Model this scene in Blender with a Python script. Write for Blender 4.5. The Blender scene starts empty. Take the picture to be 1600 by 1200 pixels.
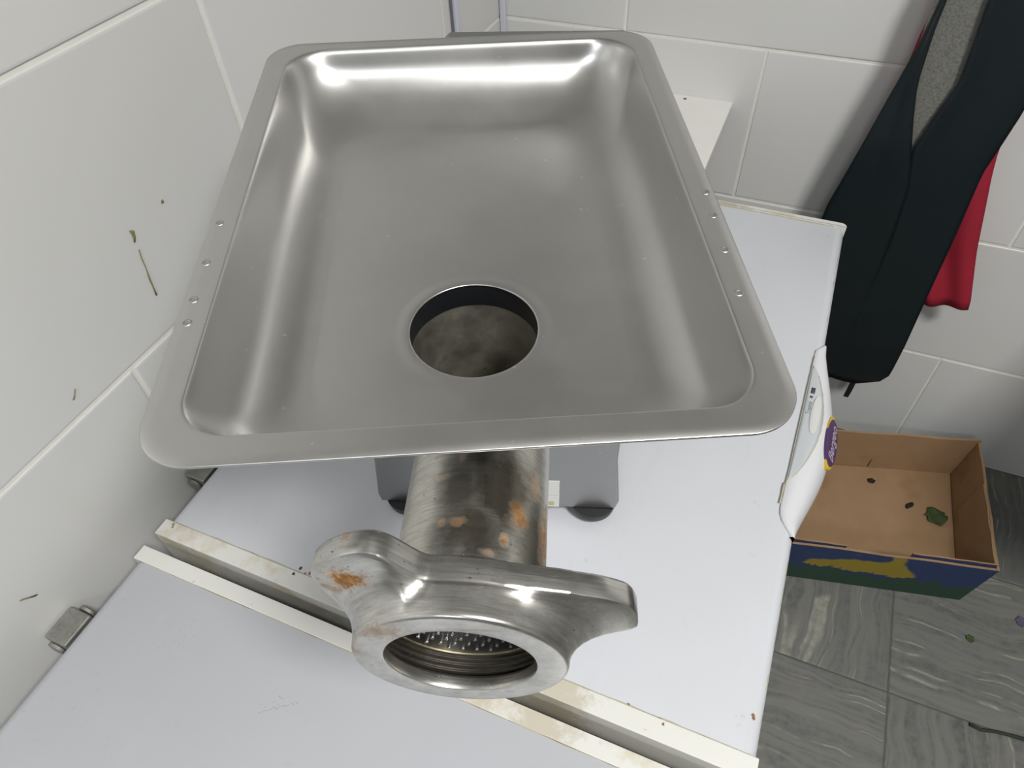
import bpy, bmesh, math, random
from math import sin, cos, pi, radians, sqrt, atan2
from mathutils import Vector, Matrix
from mathutils.geometry import tessellate_polygon
random.seed(7)
SC = bpy.context.scene
COL = SC.collection

# ------------------------------------------------------------------ camera
cam_d = bpy.data.cameras.new('camera')
cam = bpy.data.objects.new('camera', cam_d)
COL.objects.link(cam)
R = Matrix(((0.92338, -0.26290, 0.28050), (0.38277, 0.69640, -0.60740), (-0.03545, 0.66880, 0.74265)))
rx, ry, rz = 0.73283004, 0.03545522, 0.39360696
R = (Matrix.Rotation(rz, 3, 'Z') @ Matrix.Rotation(ry, 3, 'Y') @ Matrix.Rotation(rx, 3, 'X'))
cam.matrix_world = Matrix.Translation((0.59976, -1.33578, 1.43923)) @ R.to_4x4()
cam_d.sensor_width = 36.0
cam_d.lens = 1089.936 * 36.0 / 1600.0
cam_d.clip_start = 0.01
cam_d.dof.use_dof = False
SC.camera = cam

# ------------------------------------------------------------------ world, light, exposure
w = bpy.data.worlds.new('world'); SC.world = w; w.use_nodes = True
w.node_tree.nodes['Background'].inputs[0].default_value = (0.75, 0.85, 1.0, 1)
w.node_tree.nodes['Background'].inputs[1].default_value = 0.25
SC.view_settings.view_transform = 'Standard'
SC.view_settings.look = 'None'
SC.view_settings.gamma = 1
SC.view_settings.use_curve_mapping = False
SC.view_settings.exposure = 0.0
ROOM_X, ROOM_Y, ROOM_Z = 3.0, -3.8, 2.7
LAMP = (1.52, -1.66, 2.62); FILL_LAMP = (0.80, -3.0, 2.62)

def area(name, loc, sx, sy, power, col):
    d = bpy.data.lights.new(name, 'AREA'); d.shape = 'RECTANGLE'; d.size = sx; d.size_y = sy
    d.energy = power; d.color = col
    o = bpy.data.objects.new(name, d); COL.objects.link(o); o.location = loc
    return o
area('lamp_light', (LAMP[0], LAMP[1], LAMP[2] - 0.005), 0.40, 0.40, 48, (1.0, 0.985, 0.95))
area('fill_lamp_light', (FILL_LAMP[0], FILL_LAMP[1], FILL_LAMP[2] - 0.005), 0.40, 0.40, 17, (0.93, 0.96, 1.0))  # added fill lamp: lifts the shaded lid and widens the tray highlight

# ------------------------------------------------------------------ helpers
def tag(o, label=None, cat=None, group=None, kind=None):
    if label: o['label'] = label
    if cat: o['category'] = cat
    if group: o['group'] = group
    if kind: o['kind'] = kind
    return o

def empty(name, loc=(0, 0, 0), rz=0.0, label=None, cat=None, group=None, kind=None):
    o = bpy.data.objects.new(name, None); COL.objects.link(o)
    o.location = loc; o.rotation_euler = (0, 0, rz); o.empty_display_size = 0.02
    return tag(o, label, cat, group, kind)

def mesh(name, V, F, mat, parent=None, smooth=False, loc=None, sharp=None):
    me = bpy.data.meshes.new(name)
    me.from_pydata([tuple(v) for v in V], [], F); me.validate(); me.update()
    bm = bmesh.new(); bm.from_mesh(me); bmesh.ops.recalc_face_normals(bm, faces=bm.faces)
    bm.to_mesh(me); bm.free()
    if smooth:
        for p in me.polygons: p.use_smooth = len(p.vertices) <= 4
        if sharp: me.set_sharp_from_angle(angle=radians(sharp))
    if mat: me.materials.append(mat)
    o = bpy.data.objects.new(name, me); COL.objects.link(o)
    if parent: o.parent = parent
    if loc: o.location = loc
    return o

class MB:
    def __init__(s): s.V = []; s.F = []
    def add(s, V, F):
        n = len(s.V); s.V += [tuple(v) for v in V]; s.F += [tuple(i + n for i in f) for f in F]; return s
    def box(s, x0, y0, z0, x1, y1, z1):
        V = [(x0,y0,z0),(x1,y0,z0),(x1,y1,z0),(x0,y1,z0),(x0,y0,z1),(x1,y0,z1),(x1,y1,z1),(x0,y1,z1)]
        return s.add(V, [(0,3,2,1),(4,5,6,7),(0,1,5,4),(1,2,6,5),(2,3,7,6),(3,0,4,7)])
    def loops(s, L, closed=True, cap0=False, cap1=False):
        n = len(L[0]); V = [v for l in L for v in l]; F = []
        m = n if closed else n - 1
        for k in range(len(L) - 1):
            for i in range(m):
                j = (i + 1) % n
                F.append((k*n + i, k*n + j, (k+1)*n + j, (k+1)*n + i))
        if cap0: F.append(tuple(range(n))[::-1])
        if cap1: F.append(tuple((len(L)-1)*n + i for i in range(n)))
        return s.add(V, F)
    def build(s, name, mat, parent=None, smooth=False, sharp=None, loc=None):
        return mesh(name, s.V, s.F, mat, parent, smooth, loc, sharp)

def bevel(o, w, seg=2, ang=35):
    m = o.modifiers.new('bevel', 'BEVEL'); m.width = w; m.segments = seg; m.limit_method = 'ANGLE'; m.angle_limit = radians(ang)
    for p in o.data.polygons: p.use_smooth = True
    m2 = o.modifiers.new('wn', 'WEIGHTED_NORMAL'); m2.keep_sharp = True
    return o

def bx(name, lo, hi, mat, parent=None, bev=0.0, seg=2):
    o = MB().box(*lo, *hi).build(name, mat, parent)
    if bev: bevel(o, bev, seg)
    return o

def rrect(x0, y0, x1, y1, r, z, nc=10, ns=14):
    pts = []
    if not isinstance(r, (tuple, list)): r = (r,)*4
    C = [(x1 - r[0], y0 + r[0], -pi/2, r[0]), (x1 - r[1], y1 - r[1], 0, r[1]), (x0 + r[2], y1 - r[2], pi/2, r[2]), (x0 + r[3], y0 + r[3], pi, r[3])]
    for k in range(4):
        cx, cy, a0, rr = C[k]
        for i in range(nc):
            a = a0 + pi/2 * i / (nc - 1); pts.append((cx + rr*cos(a), cy + rr*sin(a), z))
        nx, ny, na, nr = C[(k+1) % 4]
        p = pts[-1]; q = (nx + nr*cos(na), ny + nr*sin(na), z)
        for i in range(1, ns + 1):
            f = i / (ns + 1); pts.append((p[0] + (q[0]-p[0])*f, p[1] + (q[1]-p[1])*f, z))
    return pts

def ring_pts(n, r, fn):
    return [fn(r*cos(2*pi*i/n), r*sin(2*pi*i/n)) for i in range(n)]

def bake(o):
    dg = bpy.context.evaluated_depsgraph_get(); dg.update()
    me = bpy.data.meshes.new_from_object(o.evaluated_get(dg))
    o.modifiers.clear(); o.data = me
    return o

# ------------------------------------------------------------------ materials
def mat(name):
    m = bpy.data.materials.new(name); m.use_nodes = True
    nt = m.node_tree; b = nt.nodes['Principled BSDF']
    return m, nt, b
def N(nt, t, **k):
    n = nt.nodes.new(t)
    for a, v in k.items(): setattr(n, a, v)
    return n
def noise(nt, scale, detail=3, rough=0.5, vec=None, dist=0.0):
    n = N(nt, 'ShaderNodeTexNoise'); n.inputs['Scale'].default_value = scale; n.inputs['Detail'].default_value = detail
    n.inputs['Roughness'].default_value = rough; n.inputs['Distortion'].default_value = dist
    if vec is not None: nt.links.new(vec, n.inputs['Vector'])
    return n.outputs['Fac']
def ramp(nt, fac, stops, interp='LINEAR'):
    r = N(nt, 'ShaderNodeValToRGB'); r.color_ramp.interpolation = interp
    e = r.color_ramp.elements
    while len(e) < len(stops): e.new(0.5)
    for i, (p, c) in enumerate(stops):
        e[i].position = p; e[i].color = (c, c, c, 1) if isinstance(c, (int, float)) else (*c, 1)
    nt.links.new(fac, r.inputs[0]); return r.outputs[0]
def mixc(nt, fac, a, b, mode='MIX'):
    m = N(nt, 'ShaderNodeMix', data_type='RGBA', blend_type=mode)
    for s_, v in ((0, fac), (6, a), (7, b)):
        if hasattr(v, 'links') or isinstance(v, bpy.types.NodeSocket): nt.links.new(v, m.inputs[s_])
        elif isinstance(v, (int, float)): m.inputs[s_].default_value = v
        else: m.inputs[s_].default_value = (*v, 1)
    return m.outputs[2]
def math_(nt, op, a, b=None, clamp=False):
    m = N(nt, 'ShaderNodeMath', operation=op); m.use_clamp = clamp
    for i, v in enumerate((a, b)):
        if v is None: continue
        if isinstance(v, (int, float)): m.inputs[i].default_value = v
        else: nt.links.new(v, m.inputs[i])
    return m.outputs[0]
def objc(nt, scale=None):
    t = N(nt, 'ShaderNodeTexCoord'); o = t.outputs['Object']
    if scale:
        mp = N(nt, 'ShaderNodeMapping'); mp.inputs['Scale'].default_value = scale; nt.links.new(o, mp.inputs['Vector']); o = mp.outputs[0]
    return o
def bump(nt, b, h, strength=0.2, dist=0.001):
    n = N(nt, 'ShaderNodeBump'); n.inputs['Strength'].default_value = strength; n.inputs['Distance'].default_value = dist
    nt.links.new(h, n.inputs['Height']); nt.links.new(n.outputs[0], b.inputs['Normal'])
def blob(nt, vec, cx, cy, cz, rx_, ry_, rz_, wob=None):
    """soft mask 1 inside an ellipsoid; vec is an object coordinate"""
    s = N(nt, 'ShaderNodeVectorMath', operation='SUBTRACT'); nt.links.new(vec, s.inputs[0]); s.inputs[1].default_value = (cx, cy, cz)
    d = N(nt, 'ShaderNodeVectorMath', operation='DIVIDE'); nt.links.new(s.outputs[0], d.inputs[0]); d.inputs[1].default_value = (rx_, ry_, rz_)
    l = N(nt, 'ShaderNodeVectorMath', operation='LENGTH'); nt.links.new(d.outputs[0], l.inputs[0])
    v = l.outputs['Value']
    if wob is not None: v = math_(nt, 'ADD', v, math_(nt, 'MULTIPLY', math_(nt, 'SUBTRACT', wob, 0.5), 2.8))
    return ramp(nt, v, [(0.35, 1.0), (1.15, 0.0)])

def simple(name, col, rough=0.5, metal=0.0, nscale=0, namp=0.1, bmp=0.0, spec=0.5):
    m, nt, b = mat(name)
    b.inputs['Roughness'].default_value = rough; b.inputs['Metallic'].default_value = metal
    b.inputs['Specular IOR Level'].default_value = spec
    if nscale:
        f = noise(nt, nscale, 4, 0.6, objc(nt))
        c = mixc(nt, f, tuple(x*(1-namp) for x in col), tuple(min(1, x*(1+namp)) for x in col))
        nt.links.new(c, b.inputs['Base Color'])
        if bmp: bump(nt, b, f, bmp)
    else: b.inputs['Base Color'].default_value = (*col, 1)
    return m

def m_tile():
    m, nt, b = mat('white_glazed_tile')
    oi = N(nt, 'ShaderNodeObjectInfo')
    c = mixc(nt, oi.outputs['Random'], (0.68, 0.68, 0.665), (0.72, 0.72, 0.71))
    g = N(nt, 'ShaderNodeNewGeometry')
    f = noise(nt, 38, 3, 0.6, g.outputs['Position'])
    c = mixc(nt, ramp(nt, f, [(0.74, 0.0), (0.80, 0.35)]), c, (0.50, 0.48, 0.38))
    f2 = noise(nt, 2.0, 2, 0.5, g.outputs['Position'])
    c = mixc(nt, math_(nt, 'MULTIPLY', f2, 0.12), c, (0.60, 0.60, 0.58))
    nt.links.new(c, b.inputs['Base Color']); b.inputs['Roughness'].default_value = 0.28
    bump(nt, b, noise(nt, 6, 2, 0.5, g.outputs['Position']), 0.10, 0.004)
    return m
TILE = m_tile()
GROUT = simple('cream_grout', (0.80, 0.79, 0.74), 0.85, 0, 30, 0.12, 0.3)
PAINT = simple('white_ceiling_paint', (0.86, 0.86, 0.84), 0.9)
PAINT2 = simple('grey_wall_paint', (0.20, 0.20, 0.20), 0.8)

def m_floor():
    m, nt, b = mat('grey_veined_floor_tile')
    oi = N(nt, 'ShaderNodeObjectInfo')
    tc = objc(nt)
    ad = N(nt, 'ShaderNodeVectorMath', operation='ADD'); nt.links.new(tc, ad.inputs[0])
    cv = N(nt, 'ShaderNodeCombineXYZ')
    nt.links.new(math_(nt, 'MULTIPLY', oi.outputs['Random'], 7.0), cv.inputs[0]); nt.links.new(math_(nt, 'MULTIPLY', oi.outputs['Random'], 3.3), cv.inputs[1])
    nt.links.new(cv.outputs[0], ad.inputs[1]); v = ad.outputs[0]
    # bend the stripes gently, then stretch them along the tile
    bend = noise(nt, 5.5, 2, 0.5, v); bend2 = noise(nt, 22, 2, 0.5, v)
    sp = N(nt, 'ShaderNodeSeparateXYZ'); nt.links.new(v, sp.inputs[0])
    xx = math_(nt, 'ADD', sp.outputs[0], math_(nt, 'MULTIPLY', math_(nt, 'SUBTRACT', bend, 0.5), 0.060))
    xx = math_(nt, 'ADD', xx, math_(nt, 'MULTIPLY', math_(nt, 'SUBTRACT', bend2, 0.5), 0.006))
    cb2 = N(nt, 'ShaderNodeCombineXYZ'); nt.links.new(xx, cb2.inputs[0]); nt.links.new(math_(nt, 'MULTIPLY', sp.outputs[1], 0.06), cb2.inputs[1])
    st = noise(nt, 21, 3, 0.5, cb2.outputs[0])
    base = ramp(nt, st, [(0.34, (0.085, 0.09, 0.087)), (0.43, (0.17, 0.175, 0.165)), (0.49, (0.10, 0.105, 0.105)), (0.56, (0.19, 0.19, 0.178)), (0.64, (0.095, 0.10, 0.10)), (0.74, (0.16, 0.16, 0.15))])
    cb3 = N(nt, 'ShaderNodeCombineXYZ'); nt.links.new(xx, cb3.inputs[0]); nt.links.new(math_(nt, 'MULTIPLY', sp.outputs[1], 0.02), cb3.inputs[1]); cb3.inputs[2].default_value = 4.0
    vn = noise(nt, 17, 1, 0.4, cb3.outputs[0])
    l = math_(nt, 'MINIMUM', math_(nt, 'ABSOLUTE', math_(nt, 'SUBTRACT', vn, 0.46)), math_(nt, 'ABSOLUTE', math_(nt, 'SUBTRACT', vn, 0.58)))
    vein = ramp(nt, l, [(0.006, 1.0), (0.017, 0.0)])
    brk = ramp(nt, noise(nt, 10, 3, 0.6, v), [(0.45, 0.0), (0.55, 1.0)])
    base = mixc(nt, math_(nt, 'MULTIPLY', math_(nt, 'MULTIPLY', vein, brk), 0.75), base, (0.42, 0.41, 0.34))
    g = noise(nt, 60, 4, 0.7, v)
    base = mixc(nt, ramp(nt, g, [(0.35, 0.1), (0.65, 0.75)]), base, (0.175, 0.178, 0.160))
    dirt = ramp(nt, noise(nt, 9, 3, 0.6, v), [(0.58, 0.0), (0.72, 0.5)])
    base = mixc(nt, dirt, base, (0.20, 0.185, 0.14))
    nt.links.new(base, b.inputs['Base Color'])
    nt.links.new(ramp(nt, g, [(0.3, 0.38), (0.7, 0.6)]), b.inputs['Roughness'])
    bump(nt, b, g, 0.15, 0.001)
    return m
FLOOR = m_floor()
FGROUT = simple('dark_floor_grout', (0.10, 0.098, 0.085), 0.9, 0, 40, 0.3)

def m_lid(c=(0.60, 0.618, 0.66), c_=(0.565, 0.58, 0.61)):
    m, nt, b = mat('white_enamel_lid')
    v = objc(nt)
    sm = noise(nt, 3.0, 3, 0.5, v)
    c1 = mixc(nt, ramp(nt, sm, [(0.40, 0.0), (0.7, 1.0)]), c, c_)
    sp = noise(nt, 75, 3, 0.6, v)
    reg = ramp(nt, noise(nt, 6, 2, 0.5, v), [(0.50, 0.0), (0.62, 1.0)])
    c2 = mixc(nt, math_(nt, 'MULTIPLY', ramp(nt, sp, [(0.66, 0.0), (0.76, 0.6)]), reg), c1, (0.38, 0.38, 0.36))
    # faint wipe streaks
    mp = N(nt, 'ShaderNodeMapping'); mp.inputs['Scale'].default_value = (9, 1.2, 1); nt.links.new(v, mp.inputs['Vector'])
    c3 = mixc(nt, ramp(nt, noise(nt, 6, 3, 0.6, mp.outputs[0]), [(0.60, 0.0), (0.8, 0.25)]), c2, (0.50, 0.51, 0.52))
    nt.links.new(c3, b.inputs['Base Color']); b.inputs['Roughness'].default_value = 0.33
    bump(nt, b, sm, 0.06, 0.01)
    return m
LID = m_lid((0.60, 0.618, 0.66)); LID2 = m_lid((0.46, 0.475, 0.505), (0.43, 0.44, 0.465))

def m_trim():
    m, nt, b = mat('stained_white_plastic_trim')
    v = objc(nt)
    s = noise(nt, 22, 4, 0.65, v); s2 = noise(nt, 5, 2, 0.5, v)
    f = math_(nt, 'MULTIPLY', ramp(nt, s, [(0.50, 0.0), (0.66, 0.8)]), ramp(nt, s2, [(0.46, 0.0), (0.60, 0.8)]))
    c = mixc(nt, f, (0.70, 0.695, 0.66), (0.52, 0.44, 0.27))
    sp = ramp(nt, noise(nt, 120, 2, 0.6, v), [(0.72, 0.0), (0.78, 0.6)])
    c = mixc(nt, sp, c, (0.20, 0.10, 0.05))
    wq = noise(nt, 70, 5, 0.75, v)
    for bx_, rx2, am in ((0.145, 0.055, 0.75), (0.075, 0.03, 0.4)):
        c = mixc(nt, math_(nt, 'MULTIPLY', blob(nt, v, bx_, 0, 0, rx2*0.8, 50, 50, wob=wq), am*0.7), c, (0.40, 0.33, 0.19))
    nt.links.new(c, b.inputs['Base Color']); b.inputs['Roughness'].default_value = 0.45
    return m
TRIM = m_trim()
BODYW = simple('white_freezer_body', (0.60, 0.61, 0.62), 0.4, 0, 5, 0.04)
HANDLE = simple('white_handle_plastic', (0.66, 0.67, 0.69), 0.38, 0, 7, 0.03)
DIRT = simple('dried_brown_dirt', (0.30, 0.26, 0.15), 0.8, 0, 60, 0.3)
SEAMD = simple('yellowed_seam_dirt', (0.48, 0.44, 0.32), 0.7, 0, 60, 0.2)

def m_steel(name, base, rough, aniso=0.0, smudge=True, scale=(1, 1, 1)):
    m, nt, b = mat(name)
    b.inputs['Metallic'].default_value = 1.0
    v = objc(nt)
    f = noise(nt, 9, 4, 0.6, v)
    mp = N(nt, 'ShaderNodeMapping'); mp.inputs['Scale'].default_value = scale; nt.links.new(v, mp.inputs['Vector'])
    fine = noise(nt, 220, 2, 0.6, mp.outputs[0])
    c = mixc(nt, f, tuple(x*0.86 for x in base), tuple(min(1, x*1.10) for x in base))
    c = mixc(nt, math_(nt, 'MULTIPLY', fine, 0.25), c, tuple(x*0.85 for x in base))
    sp = ramp(nt, noise(nt, 160, 1, 0.5, v), [(0.76, 0.0), (0.80, 0.5)])
    c = mixc(nt, sp, c, (0.85, 0.85, 0.82))
    nt.links.new(c, b.inputs['Base Color'])
    r = ramp(nt, f, [(0.3, rough*0.88), (0.7, rough*1.15)])
    nt.links.new(r, b.inputs['Roughness'])
    bump(nt, b, fine, 0.02, 0.0004)
    return m
TRAY = m_steel('satin_stainless_tray', (0.60, 0.595, 0.58), 0.34, scale=(1, .15, 1))
HOUS = m_steel('brushed_steel_housing', (0.34, 0.34, 0.34), 0.38, scale=(0.06, 1, 1.6))
RIVET = m_steel('rivet_steel', (0.50, 0.49, 0.47), 0.4)

def m_cast(name, base, rough, rust, dark=None, scratch=(1, 1, 12)):
    m, nt, b = mat(name)
    b.inputs['Metallic'].default_value = 0.95
    v = objc(nt)
    mp = N(nt, 'ShaderNodeMapping'); mp.inputs['Scale'].default_value = scratch; nt.links.new(v, mp.inputs['Vector'])
    sc = noise(nt, 45, 4, 0.7, mp.outputs[0]); g = noise(nt, 28, 4, 0.65, v); pit = noise(nt, 330, 2, 0.6, v); w_ = noise(nt, 130, 5, 0.75, v)
    c = mixc(nt, ramp(nt, sc, [(0.35, 0.0), (0.65, 1.0)]), tuple(x*0.78 for x in base), tuple(min(1, x*1.12) for x in base))
    rgh = ramp(nt, g, [(0.3, rough*0.85), (0.7, rough*1.3)])
    if dark:  # colour blobs standing in for dark reflections and cavity shade
        wd_ = math_(nt, 'ADD', math_(nt, 'MULTIPLY', math_(nt, 'ADD', noise(nt, 26, 2, 0.5, v), w_), 0.22), 0.28)
        df = None
        for d in dark:
            q = math_(nt, 'MULTIPLY', blob(nt, v, *d[:6], wob=wd_), d[6])
            df = q if df is None else math_(nt, 'MAXIMUM', df, q)
        c = mixc(nt, df, c, mixc(nt, w_, (0.10, 0.09, 0.072), (0.20, 0.175, 0.14)))
    rf = None
    for d in rust:
        q = math_(nt, 'MULTIPLY', blob(nt, v, *d[:6], wob=w_), d[6])
        rf = q if rf is None else math_(nt, 'MAXIMUM', rf, q)
    pits = math_(nt, 'MULTIPLY', ramp(nt, pit, [(0.66, 0.0), (0.72, 0.8)]), ramp(nt, g, [(0.45, 0.0), (0.6, 1.0)]))
    c = mixc(nt, pits, c, (0.10, 0.09, 0.075))
    if rf is not None:
        rc = mixc(nt, ramp(nt, w_, [(0.35, 0.0), (0.65, 1.0)]), (0.13, 0.055, 0.012), (0.40, 0.19, 0.04))
        c = mixc(nt, rf, c, rc)
        met = math_(nt, 'SUBTRACT', 0.95, math_(nt, 'MULTIPLY', rf, 0.9), True)
        nt.links.new(met, b.inputs['Metallic'])
        rgh = math_(nt, 'ADD', rgh, math_(nt, 'MULTIPLY', rf, 0.35), True)
    nt.links.new(c, b.inputs['Base Color']); nt.links.new(rgh, b.inputs['Roughness'])
    bump(nt, b, sc, 0.16, 0.0006)
    return m

# ------------------------------------------------------------------ the room
TH, TW, G = 0.30, 0.513, 0.0050
def wall_tiles(name, axis, length, off_a):
    """tiles as parts of the wall; axis 'x': back wall (y=0), 'y': left wall (x=0)"""
    root = empty(name, (0, 0, 0), kind='structure')
    if axis == 'x': MB().box(-0.12, 0.0006, -0.05, length, 0.12, ROOM_Z).build('grout', GROUT, root)
    else: MB().box(-0.12, -length, -0.05, -0.0006, 0.12, ROOM_Z).build('grout', GROUT, root)
    cache = {}
    for k in range(9):
        z0 = 0.002 + TH*k; z1 = min(z0 + TH, ROOM_Z)
        rowA = (k % 2 == 1)
        # joints above the 0.902 line: row A (k=3), below: row B (k=2)
        js = [j for j in ([off_a + i*TW for i in range(-1, 9)] if rowA else [(0.001 if axis == 'x' else -0.005) + i*TW for i in range(0, 9)])]
        edges = [0.0] + [j for j in js if 0.02 < j < length - 0.02] + [length]
        for e0, e1 in zip(edges[:-1], edges[1:]):
            wdt = e1 - e0 - G; hgt = z1 - z0 - G
            key = (round(wdt, 4), round(hgt, 4))
            cx = (e0 + e1)/2; cz = (z0 + z1)/2
            if key not in cache:
                a, h = wdt/2, hgt/2; bv = 0.0022; t0, t1 = -0.006, 0.0012
                def ringp(ax, hz, d): 
                    P = [(-ax, -hz), (ax, -hz), (ax, hz), (-ax, hz)]
                    return [((p[0], -d, p[1]) if axis == 'x' else (d, p[0], p[1])) for p in P]
                mb = MB().loops([ringp(a, h, t0), ringp(a, h, t1 - bv*0.5), ringp(a - bv*0.5, h - bv*0.5, t1 - bv*0.12), ringp(a - bv*1.4, h - bv*1.4, t1)], cap0=True, cap1=True)
                o = mb.build('tile', TILE, root, smooth=False); cache[key] = o.data
            else:
                o = bpy.data.objects.new('tile', cache[key]); COL.objects.link(o); o.parent = root
            dj = random.uniform(-0.0004, 0.0004)
            o.location = (cx, -dj, cz) if axis == 'x' else (dj, -cx, cz)
    return root
wall_tiles('wall_back', 'x', ROOM_X, 0.254)
wall_tiles('wall_left', 'y', -ROOM_Y, 0.753 - TW)

fl = empty('floor', (0, 0, 0), kind='structure')
MB().box(-0.12, ROOM_Y, -0.06, ROOM_X, 0.12, -0.0015).build('grout', FGROUT, fl)
FT = 0.335; fg = 0.003
proto = None
for i in range(0, 9):
    for j in range(-1, 11):
        x0 = 1.053 + (i - 4)*FT; y1 = -0.645 + (j)*FT*-1 + FT
        x0c, x1c = max(x0, 0.0), min(x0 + FT, ROOM_X); y1c, y0c = min(y1, 0.0), max(y1 - FT, ROOM_Y)
        if x1c - x0c < 0.02 or y1c - y0c < 0.02: continue
        turned = ((i + j) % 2 == 0)
        a, bb = (x1c - x0c - fg)/2, (y1c - y0c - fg)/2
        if turned: a, bb = bb, a
        L = [[(-p, -q, z), (p, -q, z), (p, q, z), (-p, q, z)] for p, q, z in ((a, bb, -0.006), (a, bb, -0.0012), (a-0.0012, bb-0.0012, -0.0002), (a-0.004, bb-0.004, 0.0))]
        o = MB().loops(L, cap0=True, cap1=True).build('floor_tile', FLOOR, fl)
        o.location = ((x0c + x1c)/2, (y0c + y1c)/2, random.uniform(-0.0003, 0.0))
        if turned: o.rotation_euler = (0, 0, pi/2 if (i*3 + j) % 4 < 2 else -pi/2)

tag(bx('ceiling', (-0.12, ROOM_Y, ROOM_Z), (ROOM_X, 0.12, ROOM_Z + 0.1), PAINT), kind='structure')
tag(bx('wall_right', (ROOM_X, ROOM_Y, -0.05), (ROOM_X + 0.1, 0.12, ROOM_Z + 0.1), PAINT2), kind='structure')
tag(bx('wall_front', (-0.12, ROOM_Y - 0.1, -0.05), (ROOM_X + 0.1, ROOM_Y, ROOM_Z + 0.1), PAINT2), kind='structure')

LAMPM, nt, b = mat('lamp_diffuser'); b.inputs['Base Color'].default_value = (0.9, 0.9, 0.9, 1)
b.inputs['Emission Color'].default_value = (1, 0.98, 0.95, 1); b.inputs['Emission Strength'].default_value = 3.0
for (lx, ly, lab) in ((LAMP[0], LAMP[1], 'square ceiling lamp nearer the tiled back wall'), (FILL_LAMP[0], FILL_LAMP[1], 'added square fill lamp on the ceiling, behind the camera')):  # the second fixture is made up, it houses the added fill light
    lr = empty('ceiling_lamp', (lx, ly, ROOM_Z), label=lab, cat='lamp', group=None)
    bx('frame', (-0.24, -0.24, -0.075), (0.24, 0.24, 0.0), PAINT, lr, 0.006)
    bx('diffuser', (-0.22, -0.22, -0.079), (0.22, 0.22, -0.0752), LAMPM, lr)
# white cable trunk on the left wall and slim bluish strip in the corner
PLAST = simple('bluish_white_plastic', (0.62, 0.64, 0.72), 0.35, 0, 9, 0.03)
MB().box(0.0016, -0.206, 0.60, 0.010, -0.190, ROOM_Z).build('trim_1', PLAST)['kind'] = 'structure'
o = bpy.data.objects['trim_1']; bevel(o, 0.002)
DARKJ = simple('dark_joint', (0.16, 0.16, 0.17), 0.8)
MB().box(0.0016, -0.213, 0.60, 0.0035, -0.2062, ROOM_Z).build('trim_2', DARKJ)['kind'] = 'structure'
MB().box(0.0016, -0.010, 0.0, 0.014, -0.0016, ROOM_Z).build('trim_3', PLAST)['kind'] = 'structure'
bevel(bpy.data.objects['trim_3'], 0.003)

# ------------------------------------------------------------------ chest freezers
H = 0.7511
LX0, LX1 = 0.0497, 0.7146
def freezer(name, y0, y1, label, near):
    rt = empty(name, ((LX0+LX1)/2, (y0+y1)/2, 0), label=label, cat='freezer')
    ox, oy = (LX0+LX1)/2, (y0+y1)/2
    def B(n, x0, ya, z0, x1, yb, z1, m, p=rt, bev=0.004): return bx(n, (x0-ox, ya-oy, z0), (x1-ox, yb-oy, z1), m, p, bev)
    B('body', 0.062, y0+0.012, 0.035, 0.700, y1-0.012, 0.688, BODYW, bev=0.008)
    for fx in (0.11, 0.65):
        for fy in (y0+0.06, y1-0.06):
            mb = MB(); mb.loops([ring_pts(20, r, lambda a, b_, z=z: (fx-ox+a, fy-oy+b_, z)) for r, z in ((0.022, 0.0), (0.024, 0.01), (0.016, 0.036))], cap0=True, cap1=True)
            mb.build('foot', BLACK, rt, True, 40)
    B('gasket', 0.068, y0+0.018, 0.688, 0.694, y1-0.018, 0.6925, simple('grey_gasket', (0.2, 0.2, 0.2), 0.7), bev=0)
    # lid: rounded slab
    ya, yb = y0 + 0.0205, y1 - 0.0105
    if near: ya, yb = y0 + 0.0105, y1 - 0.0175
    L = []
    def lp(ins, z, r): return [(p[0]-ox, p[1]-oy, p[2]) for p in rrect(LX0+ins, ya, LX1-ins, yb, 0.0015, z, 4, 2)] if False else None
    def loop(ins, z):
        return [(p[0]-ox, p[1]-oy, p[2]) for p in rrect(LX0+ins, ya, LX1-ins, yb, (0.0006, 0.0006 if near else 0.008, 0.0006, 0.0006), z, 6, 2)]
    zz = [(0.0, 0.6925), (0.0, H-0.013)] + [(0.013*(1-sin(a*pi/12)) if False else 0.013*(1-cos(a*pi/12)), H-0.013+0.013*sin(a*pi/12)) for a in range(1, 7)]
    for ins, z in zz: L.append(loop(ins, z))
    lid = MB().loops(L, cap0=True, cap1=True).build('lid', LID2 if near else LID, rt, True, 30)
    # plastic edge trims, as extrusions along x
    def trim(ylo, yhi, top, xo=0.003, drop=0.058, r=0.004):
        a, b_, c, d = LX0-xo-ox, LX1+0.001-ox, ylo-oy, yhi-oy
        rb = 0.018 if (drop == 0.058 and xo == 0.0 and not near) else 0.0012
        dd = min(rb, d-c-0.0004); P = rrect(a, c, b_, d, (0.0008, dd, 0.0008, 0.0008), 0, 7, 1)
        o = MB().loops([[(p[0], p[1], zq) for p in P] for zq in (top-drop, top)], cap0=True, cap1=True).build('edge_trim', TRIM, rt); bevel(o, min(r, 0.0035), 3, 50); return o
    if not near:
        trim(y0, y0+0.0200, H+0.0012); t2 = trim(y1-0.0100, y1, H+0.0025, 0.0, 0.058, 0.0035)
    else:
        trim(y1-0.0170, y1, H+0.0012); trim(y0, y0+0.010, H+0.002, 0.0)
    return rt, ox, oy
BLACK = simple('black_rubber', (0.012, 0.012, 0.014), 0.45)
fz, fox, foy = freezer('chest_freezer', -1.1275, -0.2602, 'white chest freezer with the meat grinder on its lid, behind the seam', False)
nf, nox, noy = freezer('chest_freezer', -2.0, -1.1440, 'white chest freezer in front, its bare lid along the bottom edge', True)

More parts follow.
